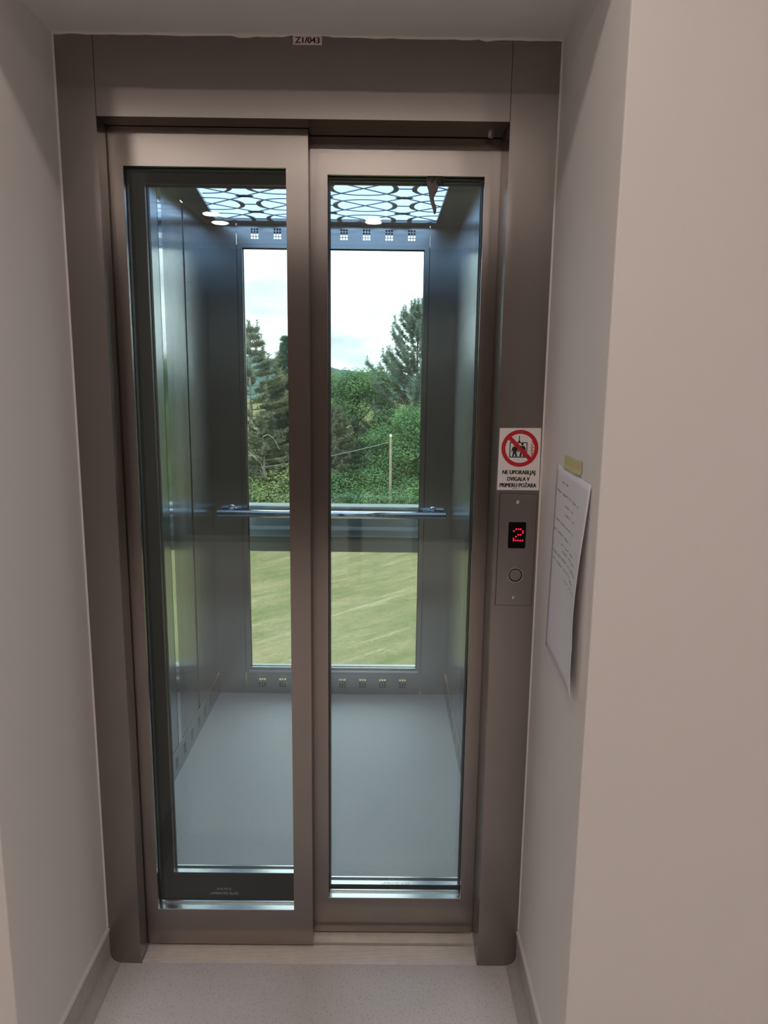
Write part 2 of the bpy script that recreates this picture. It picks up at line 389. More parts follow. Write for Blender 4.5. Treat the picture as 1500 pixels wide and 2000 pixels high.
# ================================================================== landing door frame
OL, OR, OT = -.45, .45, 2.10
fr = thing('lift_door_frame', (0, 0, 0), 'brushed steel portal frame around the sliding lift doors', 'door frame')
def jamb(x0, x1, outer, dep):
    r = .018; w = .0
    if outer < 0:
        pts = [(x1, .0015), (x1, ZT-.001), (x0+w, ZT-.001)]+[(x0+r-r*math.cos(a), .0015+r-r*math.sin(a)) for a in [PI/2*k/5 for k in range(6)]]
    else:
        pts = [(x0, ZT-.001), (x0, .0015)]+[(x1-r+r*math.sin(a), .0015+r-r*math.cos(a)) for a in [PI/2*k/5 for k in range(6)]]+[(x1, ZT-.001)]
    return MB().prism_y(pts, -.0, dep).build('jamb', STEEL, fr)
jamb(XL+.0005, OL, -1, .052); jamb(OR, XR-.0005, 1, .102)
MB().box(OL+.0012, OR-.0012, 0, .056, OT, ZT-.001).build('header', STEEL, fr)
MB().box(.006, OR-.0012, .0575, .104, OT, OT+.1).build('header_return', STEEL, fr)
MB().box(OL-.01, OR+.01, .054, .057, OT+.02, ZT-.002).build('joint_backing', DARK, fr)
b = MB(); b.tube([(.42, .083, OT-.006), (.42, .083, OT+.001)], .007, 6).tube([(.42, .083, OT-.0075), (.42, .083, OT-.006)], .0055, 8); b.build('bolt', SATIN, fr)

MB().add([(XL, -.003, 0.11), (XL+.0035, 0, .11), (XL, 0, .11), (XL, -.003, ZT), (XL+.0035, 0, ZT-.002), (XL, 0, ZT)], [(0, 1, 2), (3, 5, 4), (0, 3, 4, 1), (1, 4, 5, 2), (2, 5, 3, 0)]).build('caulk_bead', SEALANT, fr)
MB().add([(XR, -.003, 0.11), (XR-.0035, 0, .11), (XR, 0, .11), (XR, -.003, ZT), (XR-.0035, 0, ZT-.002), (XR, 0, ZT)], [(0, 2, 1), (3, 4, 5), (0, 1, 4, 3), (1, 2, 5, 4), (2, 0, 3, 5)]).build('caulk_bead', SEALANT, fr)
b = MB(); rr = random.Random(2); v = []; f = []
for k in range(61):
    x = XL+(XR-XL)*k/60; h = .0006 if -.04 < x < .06 else .0028+rr.random()*.0022+(.003 if k in (22, 23, 51) else 0); v += [(x, -.0015, ZT), (x, -.0006, ZT-h), (x, 0, ZT-h), (x, 0, ZT)]
for k in range(60): f += [(4*k+i, 4*k+(i+1) % 4, 4*k+4+(i+1) % 4, 4*k+4+i) for i in range(4)]
b.add(v, f).build('caulk_bead', SEALANT, fr)

# ================================================================== sliding panels
def panel(y, x0, x1, g, label, M, mark=None, zt=2.2, d=.036, sdir=1):
    t = thing('lift_door_panel', ((x0+x1)/2, y+d/2, .008), label, 'sliding door')
    MB().ring((x0, x1, .008, zt), g, y, y+d).build('panel_frame', M, t)
    gy = y+d*.50-.001
    MB().box(g[0]-.004, g[1]+.004, gy, gy+.0125, g[2]-.004, g[3]+.004).build('glass_pane', GLASS, t)
    MB().ring((g[0]-.003, g[1]+.003, g[2]-.003, g[3]+.003), (g[0]+.0018, g[1]-.0018, g[2]-.0012, g[3]-.0022), gy-.0008, gy+.0135).build('glazing_gasket', DARK, t)
    for a, c in ((y+.001, gy-.001), (gy+.0138, y+d-.001)):
        MB().prism_x([(a, g[2]-.001), (c, g[2]-.001), (c, g[2]+.0016+.07*(c-a)), (a, g[2]+.0014)], g[0], g[1]).build('glazing_bead', BEAD, t)
    if mark:
        cx, cz = mark
        b = text_mb('LAMINATED GLASS', .0105, cx, cz, gy-.0003, width=.078)
        b2 = text_mb('6+0.76+6', .0095, cx, cz+.0135, gy-.0003, width=.038); b.add(b2.v, b2.f)
        tag(b.build('etched_mark', ETCH, t, recalc=False), 'small grey etched lettering')
    return t
GZ = (.114, 2.016)
panel(.060, -.478, .0035, (-.417, -.047, *GZ), 'front steel framed glass door panel, left leaf of the landing door', STEEL, (-.240, .1525))
panel(.110, -.030, .478, (.044, .4125, *GZ), 'right leaf of the landing door with torn tape at its glass', STEEL, (.232, .1495))
panel(.165, -.030, .457, (.044, .4155, *GZ), 'inner lift car door leaf directly behind the right landing leaf', STEELFRAME)
panel(.211, -.457, .010, (-.4165, -.047, *GZ), 'inner lift car door leaf with frame coloured dark as backlit behind the left landing leaf', STEELFRAME)

# sills -------------------------------------------------------------
def sill(name, y0, y1, grooves, label, x0, x1, drop=-.03):
    """extruded ribbed aluminium threshold: ribs 1 mm high, deep guide grooves"""
    pts = [(y0, drop), (y0, -.001)]; y = y0; p = .0042
    while y < y1-p*.5:
        if any(a <= y+p/2 <= b for a, b in grooves):
            pts += [(y, -.022), (y+p, -.022)]
        else:
            pts += [(y+.0006, .0012), (y+p*.62, .0012), (y+p*.70, .0), (y+p*.98, .0)]
        y += p
    pts += [(y1, 0), (y1, drop)]
    o = MB().prism_x(pts, x0, x1).build(name, ALU); return tag(o, label, 'threshold')
sill('landing_sill', .0008, .150, ((.066, .076), (.120, .130)), 'ribbed aluminium threshold under the landing doors', OL+.0015, OR-.0015)
sill('car_sill', .162, .272, ((.180, .190), (.222, .232)), 'ribbed aluminium threshold of the lift car behind the doors', -.50, .49)
struct(box('slab_edge', CONC, (-.6, .6, .002, .15, -.3, -.032)))

# ================================================================== lift car
CX0, CX1, CY0, CY1, CZ = -.615, .51, .30, 1.72, 2.225
car = thing('lift_car', (-.05, 1.0, 0), 'steel lift car with grey floor, handrail and glazed back wall', 'lift')
box('car_floor', CARVINYL, (CX0, CX1, .2722, CY1, -.03, 0), car)
box('car_underframe', BEAMD, (CX0-.03, CX1+.03, .2722, CY1+.09, -.16, -.031), car)
def holes_panel(name, M, x0, x1, z0, z1, xs, zs, s, put, th=.0008):
    """sheet with punched round holes: xs, zs hole centres, s cell size; put maps (u, depth, v) to world"""
    ux = sorted({x0, x1} | {round(c+k*s/2, 6) for c in xs for k in (-1, 1)}); uz = sorted({z0, z1} | {round(c+k*s/2, 6) for c in zs for k in (-1, 1)})
    b = MB()
    for i in range(len(ux)-1):
        for j in range(len(uz)-1):
            a0, a1, c0, c1 = ux[i], ux[i+1], uz[j], uz[j+1]
            if a1-a0 < 1e-5 or c1-c0 < 1e-5: continue
            mx, mz = (a0+a1)/2, (c0+c1)/2
            if any(abs(mx-x) < s*.3 for x in xs) and any(abs(mz-z) < s*.3 for z in zs):
                rad = s*.385
                sq = [(a1, mz), (a1, c1), (mx, c1), (a0, c1), (a0, mz), (a0, c0), (mx, c0), (a1, c0)]
                ci = [(mx+rad*math.cos(PI/4*k), mz+rad*math.sin(PI/4*k)) for k in range(8)]
                v = [put(p[0], 0, p[1]) for p in sq]+[put(p[0], 0, p[1]) for p in ci]+[put(p[0], th, p[1]) for p in ci]
                f = [(k, (k+1) % 8, 8+(k+1) % 8, 8+k) for k in range(8)]+[(8+k, 8+(k+1) % 8, 16+(k+1) % 8, 16+k) for k in range(8)]
                b.add(v, f)
            else: b.add([put(a0, 0, c0), put(a1, 0, c0), put(a1, 0, c1), put(a0, 0, c1)], [(0, 1, 2, 3)])
    return b.build(name, M, car, recalc=False)
def trip(cs, s): return [round(c+k*s, 6) for c in cs for k in (-1, 0, 1)]
HS = .0122
# back wall
BX0, BX1 = -.479, .3845
box('back_panel', STEELCAR, (CX0, BX0-.0028, CY1, CY1+.03, 0, CZ), car); box('back_panel', STEELCAR, (BX1+.0028, CX1, CY1, CY1+.03, 0, CZ), car)
backput = lambda u, d, v: (u, CY1+d, v)
gx = [-.400, -.300, -.201, -.102, -.002, .098, .197, .297]
holes_panel('vent_panel', STEELCAR, BX0, BX1, .0, .1045, trip(gx, HS), [round(.0385+k*HS, 6) for k in range(4)], HS, backput)
gx = [-.399, -.297, -.197, -.098, .001, .102, .203, .304]
holes_panel('vent_panel', STEELCAR, BX0, BX1, 2.1395, CZ, trip(gx, HS), [round(2.166+k*HS, 6) for k in range(4)], HS, backput)
# added dark sheets behind the vents so most holes look shaded
box('vent_dark_sheet', DARK, (BX0, BX1, CY1+.020, CY1+.024, -.02, .056), car); box('vent_dark_sheet', DARK, (BX0, BX1, CY1+.020, CY1+.024, 2.189, 2.225), car)
wf = MB().ring((BX0, BX1, .1055, 2.1385), (-.4555, .3635, .139, 2.123), CY1-.004, CY1+.045).build('window_frame', STEELCAR, car)
MB().prism_x([(CY1-.012, .110), (CY1-.014, .116), (CY1-.014, .122), (CY1-.010, .127), (CY1-.003, .127), (CY1-.003, .110)], BX0+.018, BX1-.014).build('glazing_bead', SATIN, wf)
MB().box(-.4565, .3645, CY1+.016, CY1+.026, .138, 2.124).build('back_glass', GLASSB, car)
for x in (BX0, BX1):
    box('seam_light_stop', DARK, (x-.010 if x < 0 else x+.0002, x-.0002 if x < 0 else x+.010, CY1+.0302, CY1+.036, 0, CZ), car)  # added dark strips that stop daylight leaking through the panel seams
box('seam_light_stop', DARK, (BX0, BX1, CY1+.0025, CY1+.008, 2.1386, 2.150), car); box('seam_light_stop', DARK, (BX0, BX1, CY1+.0025, CY1+.008, .094, .1052), car)
MB().ring((-.4565, .3645, .138, 2.124), (-.4525, .3605, .1405, 2.120), CY1+.012, CY1+.0155).build('glazing_gasket', DARK, wf)
# hand rail
hr = MB().tube([(-.587, 1.652, .924), (-.583, 1.652, .924), (.483, 1.652, .9225), (.487, 1.652, .9225)], [.0145, .0175, .0175, .0145], 20).build('handrail', CHROME, car, smooth=True)
for x in (-.530, .427):
    b = MB(); b.tube([(x, 1.652, .932), (x, 1.664, .938), (x, 1.69, .938), (x, 1.714, .938)], .0075, 10)
    b.lathe_y((x, .938), [(.004, 1.7195), (.018, 1.7195), (.018, 1.713), (.014, 1.709), (.006, 1.708)], 20)
    b.box(x-.05, x+.05, 1.712, 1.7195, .929, .947)
    b.build('rail_bracket', CHROME, hr, smooth=False)
# side walls: kick plates with vents, panels and polished strip
def side(x, sgn, seams):
    put = lambda u, d, v: (x-sgn*d, u, v)          # sgn +1: visible side faces +x
    xs = trip([.595, .71, .825, .941, 1.057, 1.175, 1.291, 1.40, 1.512], HS)
    holes_panel('kick_plate', STEELCAR, CY0, CY1-.001, 0, .105, xs, [round(.036+k*HS, 6) for k in range(4)], HS, (lambda u, d, v: (x+sgn*.004-sgn*d, u, v)))
    box('vent_backing', DARK, (min(x-sgn*.012, x-sgn*.008), max(x-sgn*.012, x-sgn*.008), CY0, CY1, 0, .11), car)
    MB().add([(x, CY0, .105), (x, CY1, .105), (x+sgn*.004, CY1, .105), (x+sgn*.004, CY0, .105)], [(0, 1, 2, 3)]).build('kick_edge', SATIN, car)
    for y0, y1, M, off in seams:
        x0, x1 = sorted((x-sgn*.03, x+sgn*off))
        box('wall_panel' if M is STEELCAR else 'trim_strip', M, (x0, x1, y0, y1, .108, CZ), car)
side(CX0, 1, [(.30, .985, STEELCAR, 0), (.9865, 1.03, STEELPOL, .001), (1.0315, 1.293, STEELCAR, 0), (1.297, 1.33, STEELCAR, -.004), (1.334, CY1, STEELCAR, 0)])
side(CX1, -1, [(.30, .93, STEELCAR, 0), (.9315, .965, STEELPOL, .001), (.9665, 1.215, STEELCAR, 0), (1.2175, CY1, STEELCAR, 0)])
# front returns
box('front_return', STEELCAR, (CX0-.03, -.505, .262, .30, 0, CZ), car); box('front_return', STEELCAR, (.487, CX1+.03, .262, .30, 0, CZ), car)
box('front_transom', STEELCAR, (-.505, .487, .262, .30, 2.12, CZ+.03), car)
# ceiling with backlit lattice
LP = [(-.44, .40), (.408, .40), (.408, 1.655), (-.557, 1.655)]
OC = [(CX0, CY0), (CX1, CY0), (CX1, CY1), (CX0, CY1)]
b = MB(); v = [(x, y, CZ) for x, y in OC]+[(x, y, CZ) for x, y in LP]+[(x, y, CZ+.02) for x, y in LP]+[(x, y, CZ+.02) for x, y in OC]
f = []
for k in range(4):
    j = (k+1) % 4; f += [(k, k+4, j+4, j), (k+4, k+8, j+8, j+4), (k, j, j+12, k+12), (k+8, k+12, j+12, j+8)]
b.add(v, f).build('ceiling_frame', steel('ceiling_steel', (.26, .27, .28), rough=.4, aniso=.3, grain='H', smudge=.1), car)
lp = MB().add([(x, y, CZ+.012) for x, y in LP], [(3, 2, 1, 0)]).build('light_diffuser', PANELGLOW, car, recalc=False)
def clip_x(y): return -.44+(-.557+.44)*(y-.4)/1.255
def flat(b, pts, w, z=CZ+.0015, t=.003):
    """strip of the lattice lying in the ceiling plane"""
    P = [Vector(p) for p in pts]; ws = w if isinstance(w, (list, tuple)) else [w]*len(P); L = []
    for i, p in enumerate(P):
        d = P[min(i+1, len(P)-1)]-P[max(i-1, 0)]; d.normalize(); nn = Vector((-d.y, d.x)); L.append((p+nn*ws[i]/2, p-nn*ws[i]/2, p))
    k = len(b.v)
    for a, c, p in L:
        for q, zz in ((a, z), (c, z), (a, z+t), (c, z+t)): b.v.append((min(.409, max(clip_x(q.y)-.001, q.x)), min(1.656, max(.399, q.y)), zz))
    for i in range(len(L)-1):
        cx, cy = (L[i][2]+L[i+1][2])/2
        if cx < clip_x(cy)-.002 or cx > .412 or cy > 1.66 or cy < .395: continue
        q = k+4*i; b.f += [(q, q+1, q+5, q+4), (q+2, q+6, q+7, q+3), (q, q+4, q+6, q+2), (q+1, q+3, q+7, q+5)]
lat = MB(); HX, RP = .152, .263
for ra in range(-1, 6):
    y = 1.10+(ra-2)*RP
    for ca in range(-3, 3):
        x = .103+ca*2*HX
        n = 36; pts = []; ws = []
        for k in range(n+1):
            a = 2*PI*k/n; c, s = math.cos(a), math.sin(a)
            pts.append((x+.119*math.copysign(abs(c)**.9, c), y+.098*math.copysign(abs(s)**.9, s))); ws.append(.0045+.015*max(0, abs(c)-.72)/.28)
        flat(lat, pts, ws)
        seg = lambda p, q, n=10: [(p[0]+(q[0]-p[0])*k/n, p[1]+(q[1]-p[1])*k/n) for k in range(n+1)]
        flat(lat, seg((x+.119, y), (x+2*HX-.119, y), 3), .0065)
        for dx, dy in ((HX, RP/2), (HX, -RP/2), (-HX, RP/2), (-HX, -RP/2)): flat(lat, seg((x, y), (x+dx, y+dy)), .0048)
        for k in (-1, 1):
            flat(lat, [(x+HX-.034, y+RP/2), (x+HX-.02, y+RP/2), (x+HX, y+RP/2), (x+HX+.02, y+RP/2), (x+HX+.034, y+RP/2)], [.006, .024, .030, .024, .006])
tag(lat.build('ceiling_lattice', LATTICE, lp, recalc=False), 'dark interlaced lattice over the glowing ceiling panel')
box('roof_plate', BEAMD, (CX0-.03, CX1+.03, CY0, CY1+.06, CZ+.0305, CZ+.06), car)

# shaft glazing and its transom beam behind the car -----------------
bm_ = thing('shaft_beam', (0, 1.98, .675), 'grey steel cross beam outside the back glass of the lift', 'beam')
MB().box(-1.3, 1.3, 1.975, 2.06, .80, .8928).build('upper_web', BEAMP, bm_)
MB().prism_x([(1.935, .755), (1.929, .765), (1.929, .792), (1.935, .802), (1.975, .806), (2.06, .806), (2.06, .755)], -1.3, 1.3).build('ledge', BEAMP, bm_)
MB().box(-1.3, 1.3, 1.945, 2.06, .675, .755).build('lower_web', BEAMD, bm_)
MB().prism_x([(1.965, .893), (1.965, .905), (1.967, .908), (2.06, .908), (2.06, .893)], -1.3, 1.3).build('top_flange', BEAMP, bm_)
w1 = struct(MB().box(-1.3, 1.3, 1.911, 1.921, -.6, 3.2).build('window_1', GLASSB)); tag(w1, 'clear glazing of the lift shaft behind the car', 'window')

# ================================================================== small things on the frame and wall
# number label on the header
t = thing('number_label', (.0095, 0, 2.2475), 'small white label with dark red number on the steel header', 'label')
MB().box(-.0215, .0405, -.0008, 0, 2.2465, 2.2645).build('label_card', LABELW, t)
b = MB()
for dx in (-.0006, 0, .0006):
    q = text_mb('Z1/043', .0170, .0095+dx, 2.2556, -.0008, width=.0515); b.add(q.v, q.f)
b.build('lettering', MAROON, t, recalc=False)
# fire notice
t = thing('fire_notice', (.502, 0, 1.290), 'white sign with red prohibition circle above the call button panel', 'sign')
MB().prism_y([(.4525, 1.2905), (.5520, 1.2905), (.5505, 1.4375), (.4535, 1.4365)], -.0008, 0).build('sign_plate', WHITEP, t)
yS = -.0008; cxs, czs = .5025, 1.3895
def annulus(b, c, r0, r1, y, n=48):
    v = []
    for r in (r0, r1): v += [(c[0]+r*math.cos(2*PI*k/n), y, c[1]+r*math.sin(2*PI*k/n)) for k in range(n)]
    b.add(v, [(k, (k+1) % n, n+(k+1) % n, n+k) for k in range(n)])
def poly(b, pts, y): b.add([(p[0], y, p[1]) for p in pts], [tuple(range(len(pts)))])
b = MB()
def S(u, v): return (cxs+u*.0435, czs+v*.0435)        # pictogram units: ring radius = 1
# lift box, rope and two figures
for q in (((-.56, .33), (.40, .33), (.40, .28), (-.56, .28)), ((-.56, -.50), (.40, -.50), (.40, -.45), (-.56, -.45)),
          ((-.56, .33), (-.51, .33), (-.51, -.50), (-.56, -.50)), ((.35, .33), (.40, .33), (.40, -.50), (.35, -.50)),
          ((-.075, .68), (-.03, .68), (-.03, .40), (-.075, .40)), ((-.085, .44), (-.02, .44), (.02, .31), (-.125, .31))):
    poly(b, [S(*p) for p in q], yS-.0002)
def figure(ox, oy, s):
    n = 14; poly(b, [S(ox+s*.085*math.cos(2*PI*k/n), oy+s*(.86+.10*math.sin(2*PI*k/n))) for k in range(n)], yS-.0002)
    for q in (((-.13, .74), (.13, .74), (.20, .62), (.12, .34), (-.12, .34), (-.20, .62)), ((-.20, .64), (-.13, .66), (-.19, .36), (-.27, .30)), ((.13, .66), (.20, .64), (.27, .30), (.19, .36)),
              ((-.12, .36), (.02, .36), (-.06, 0), (-.19, 0)), ((-.02, .36), (.12, .36), (.19, 0), (.06, 0))):
        poly(b, [S(ox+s*p[0], oy+s*p[1]) for p in q], yS-.00025)
figure(-.27, -.44, .72); figure(.13, -.44, .78)
b.build('pictogram', BLACKP, t, recalc=False)
b = MB()
for k, (u, v, L) in enumerate(((.60, .30, .17), (.56, .12, .20), (.54, -.04, .22), (.56, -.20, .20), (.58, -.36, .15))):
    pts = []; ws = []
    for i in range(9):
        q = i/8; uu = u+q*L; vv = v+.10-.16*q+.045*math.sin(2*PI*q)
        pts.append(S(uu, vv)); ws.append(.0022*(1-abs(2*q-1)*.6))
    b.ribbon(pts, ws, t=.0002, base=yS)
b.build('flames', REDP, t, recalc=False)
b = MB(); annulus(b, (cxs, czs), .0342, .0435, yS-.0004)
d = math.sqrt(.5); hw = .0048
poly(b, [(cxs+(-d*.0365+d*k), czs+(d*.0365+d*k)) for k in (-hw, hw)]+[(cxs+(d*.0365+d*k), czs+(-d*.0365+d*k)) for k in (hw, -hw)], yS-.00055)
b.build('prohibition_ring', REDP, t, recalc=False)
b = MB()
for txt, z, w, x in (('NE UPORABLJAJ', 1.3315, .078, .5025), ('DVIGALA V', 1.3172, .053, .5025), ('PRIMERU POŽARA', 1.3025, .087, .5018)):
    for dx in (-.00055, 0, .00055):
        q = text_mb(txt, .0140, x+dx, z, yS, width=w-.001); b.add(q.v, q.f)
b.box(.489, .4975, yS-.0003, yS, 1.2938, 1.2948); b.box(.4985, .504, yS-.0003, yS, 1.2937, 1.2942)
b.build('lettering', BLACKP, t, recalc=False)
# call panel
t = thing('call_panel', (.503, 0, 1.0065), 'steel lift call panel with red floor digit and round button', 'control panel')
MB().prism_y([(.4595, 1.0075), (.5465, 1.0065), (.5490, 1.2790), (.4605, 1.2825)], -.0022, 0).build('face_plate', STEEL, t, bevel=.0008)
MB().prism_y([(.4585, 1.0065), (.5475, 1.0055), (.5500, 1.2800), (.4595, 1.2835)], -.0006, 0).build('shadow_gap', DARK, t)
for z, x in ((1.262, .5035), (1.0275, .5025)):
    b = MB().lathe_y((x, z), [(.0048, -.0022), (.0046, -.0034), (.0034, -.0044), (.0016, -.0048)], 16)
    sc = b.build('screw', CHROME, t, smooth=True)
    MB().box(x-.0016, x+.0016, -.0050, -.0047, z-.0004, z+.0004).build('screw_slot', BLACKP, sc)
x0, x1, z0, z1 = .4835, .5255, 1.1495, 1.2135; r = .003
pts = []
for cx_, cz_, a0 in ((x1-r, z0+r, -PI/2), (x1-r, z1-r, 0), (x0+r, z1-r, PI/2), (x0+r, z0+r, PI)):
    pts += [(cx_+r*math.cos(a0+PI/2*k/4), cz_+r*math.sin(a0+PI/2*k/4)) for k in range(5)]
dp = MB().prism_y(pts, -.0030, -.0018).build('floor_display', DISP, t); tag(dp, 'black display window')
b = MB()
for i, row in enumerate(('01110', '10001', '00001', '00110', '01000', '10000', '11111')):
    for j, c in enumerate(row):
        if c == '1':
            x = .4967+j*.00535; z = 1.1965-i*.00462; n = 12
            b.lathe_y((x, z), [(.0022, -.0030), (.0021, -.0034)], n)
tag(b.build('digit', LED, dp), 'red dotted figure two')
b = MB(); bx, bz = .5045, 1.0835
b.lathe_y((bx, bz), [(.0188, -.0022), (.0188, -.0044), (.0182, -.0056), (.0170, -.0056), (.0164, -.0044), (.0164, -.0023)], 40)
bt = b.build('button_ring', CHROME, t, smooth=False)
MB().lathe_y((bx, bz), [(.0144, -.0023), (.0144, -.0042), (.0139, -.0048), (.006, -.0048)], 36).build('push_button', STEEL, bt)
MB().lathe_y((bx, bz), [(.0166, -.0022), (.0166, -.0026)], 30).build('button_gap', DARK, bt)
b = MB()
for dx, dz in ((-.006, .004), (.006, .004), (0, .005), (0, -.004), (-.003, -.007), (.004, -.006)): b.lathe_y((bx+dx, bz+dz), [(.0008, -.0047), (.0008, -.0054)], 8)
b.build('raised_dot', STEEL, bt)

# paper notice on the right niche wall ------------------------------
def pap(u, v):
    """u 0..1 from the door side to the lobby side, v 0..1 from top to bottom; right edge curls off the wall"""
    y = -.153+(-.418+.153)*u+.020*v*(1-u); z = 1.372-.010*u-(.417-.006*u)*v
    q = max(0, (u-.45)/.55)
    lift = .0015+.028*q**2*math.sin(PI*min(1, .06+v*.86))**1.0*(.35+.65*v)+.010*max(0, v-.75)*u*4
    return Vector((XR-lift, y, z))
NU, NV = 14, 24
v = []; f = []
for side_ in (0, .0004):
    for j in range(NV+1):
        for i in range(NU+1):
            p = pap(i/NU, j/NV); v.append((p.x-side_, p.y, p.z))
K = (NU+1)*(NV+1)
for j in range(NV):
    for i in range(NU):
        a = j*(NU+1)+i; f += [(a, a+1, a+NU+2, a+NU+1), (K+a, K+a+NU+1, K+a+NU+2, K+a+1)]
bord = [i for i in range(NU+1)]+[(j+1)*(NU+1)-1+0 for j in range(1, NV+1)]+[NV*(NU+1)+i for i in range(NU-1, -1, -1)]+[j*(NU+1) for j in range(NV-1, 0, -1)]
for k in range(len(bord)): a, c = bord[k], bord[(k+1) % len(bord)]; f.append((a, c, K+c, K+a))
pn = thing('paper_notice', (XR, -.285, .95), 'handwritten white paper sheet curling off the right niche wall', 'notice')
MB().add(v, f).build('sheet', PAPER, pn, smooth=True)
b = MB(); rr = random.Random(3)
def scrib(u0, u1, vv, slope, amp, w):
    """a run of handwriting: small loops grouped in words"""
    u = u0; prev = None; n = 0
    while u < u1:
        wl = rr.uniform(.06, .16); e = min(u+wl, u1); pts = []
        steps = max(10, int((e-u)*260)); hgt = 1
        for k in range(steps+1):
            ph = k*1.15; q = u+(e-u)*k/steps+.006*math.sin(ph+.6)
            if k % 5 == 0: hgt = rr.choice((.45, .5, .55, 1.0, .5, -.9))
            pts.append(pap(min(.99, q), vv+slope*q-amp*.55*hgt*math.cos(ph)))
        for p, q in zip(pts, pts[1:]):
            d = q-p; nn = Vector((0, -d.z, d.y)); nn.normalize(); nn *= w/2; o = Vector((-.0008, 0, 0))
            b.add([p+nn+o, p-nn+o, q-nn+o, q+nn+o], [(0, 1, 2, 3)])
        u = e+rr.uniform(.025, .05)
scrib(.20, .40, .075, 0, .008, .0013)
for u0, u1, vv, am in ((.06, .72, .125, .012), (.34, .58, .175, .010), (.36, .66, .215, .010), (.08, .62, .275, .011), (.06, .55, .330, .010), (.30, .66, .375, .010),
                       (.34, .74, .405, .010), (.04, .80, .445, .013), (.05, .62, .485, .010), (.42, .80, .535, .010)):
    scrib(u0, u1, vv, .02, am, .0013)
scrib(.60, .70, .500, .02, .014, .0022)
b.build('handwriting', INK, pn, recalc=False)
b = MB(); v = []; f = []
for o_ in (.0016, .0022):
    for j in range(4):
        for i in range(7):
            y = -.214-(.131)*i/6; z = 1.3950-.026*j/3+.0012*math.sin(i*1.3)*(1 if j in (0, 3) else 0)
            lift = .0015+.028*max(0, ((-.153-y)/.265-.45)/.55)**2*.1 if z < 1.372 else 0
            v.append((XR-o_-lift, y, z))
for j in range(3):
    for i in range(6):
        a = j*7+i; f += [(a, a+1, a+8, a+7), (28+a, 28+a+7, 28+a+8, 28+a+1)]
bd = [0,1,2,3,4,5,6,13,20,27,26,25,24,23,22,21,14,7]
for k in range(len(bd)): a, c = bd[k], bd[(k+1) % len(bd)]; f.append((a, c, 28+c, 28+a))
tag(b.add(v, f).build('tape_strip', TAPE), 'yellow masking tape holding the top of the paper sheet', 'tape')

# torn tape hanging from the glass of the right landing leaf --------
prof = [(.278, .302, 2.0165), (.277, .303, 2.004), (.279, .305, 1.992), (.2815, .303, 1.984), (.283, .2975, 1.975), (.2845, .2950, 1.968), (.2870, .2965, 1.960), (.2895, .3000, 1.953), (.2920, .3020, 1.947), (.2945, .3010, 1.938), (.2965, .2995, 1.9325)]
v = []; f = []
for o_ in (0, .0012):
    for k, (a, c, z) in enumerate(prof):
        yy = .1215-.004*math.sin(k*.55)-.0015*k*.4
        v += [(a, yy-o_, z), ((a+c)/2, yy-.002-o_, z), (c, yy+.0005-o_, z)]
n = len(prof)*3
for k in range(len(prof)-1):
    for i in range(2):
        a = k*3+i; f += [(a, a+1, a+4, a+3), (n+a, n+a+3, n+a+4, n+a+1)]
    a = k*3; f += [(a, a+3, n+a+3, n+a), (a+2, n+a+2, n+a+5, a+5)]
f += [(0, n, n+1, n+2, 2, 1), (n-3, n-2, n-1, 2*n-1, 2*n-2, 2*n-3)]
tp = MB().add(v, f).build('torn_tape', TORN)
b = MB(); rr = random.Random(4)
for k in range(7):
    x = .283+.0052*k+rr.uniform(-.002, .002); z = 2.0165; w_ = rr.uniform(.004, .008); h = rr.uniform(.010, .024); y_ = .1185-rr.random()*.003; tw_ = rr.uniform(-.004, .004)
    b.add([(x, y_, z), (x+w_, y_-.002, z), (x+w_*.8+tw_, y_-.004, z-h*.6), (x+w_*.4+tw_, y_-.001, z-h), (x+tw_*.5, y_, z-h*.5)], [(0, 1, 2, 3, 4)])
b.build('tape_shred', principled('old_adhesive', (.075, .065, .04), .6), tp, recalc=False)
tag(tp, 'torn brown tape scrap hanging at the top of right door glass', 'tape')

# ================================================================== outdoors
def gz(x, y): y = min(y, 70); return -5.65-.010*(y-3)+.045*max(-14, min(14, x))+.06*math.sin(x*.35+y*.22)
b = MB(); GX, GY = 44, 60; v = []; f = []
for j in range(GY+1):
    for i in range(GX+1):
        y = 2.6+62*j/40; x = (-45+90*i/GX)*(1 if j < 40 else 1+(j-40)*.4)
        if j > 40: y = 64.6+15*(j-40)
        v.append((x, y, gz(x, y)))
for j in range(GY):
    for i in range(GX):
        a = j*(GX+1)+i; f.append((a, a+1, a+GX+2, a+GX+1))
lawn = b.add(v, f).build('lawn', LAWN, smooth=True, recalc=False); struct(lawn); tag(lawn, 'sloping mown lawn with dry pale streaks below the lift', 'lawn')
# forested hill far behind
b = MB(); v = []; f = []; n = 120; rr = random.Random(5)
for i in range(n+1):
    x = -260+520*i/n; h = 13.5+9.5*math.exp(-((x+85)/52)**2)+rr.uniform(-.8, .8)
    for j in range(7):
        q = j/6; v.append((x+rr.uniform(-1, 1), 330+110*q, -8+h*math.sin(q*PI/2)+rr.uniform(-1, 1)))
for i in range(n):
    for j in range(6):
        a = i*7+j; f.append((a, a+7, a+8, a+1))
hill = b.add(v, f).build('hill', HILL); struct(hill); tag(hill, 'distant forested hill tinted hazy blue green behind the trees', 'hill')

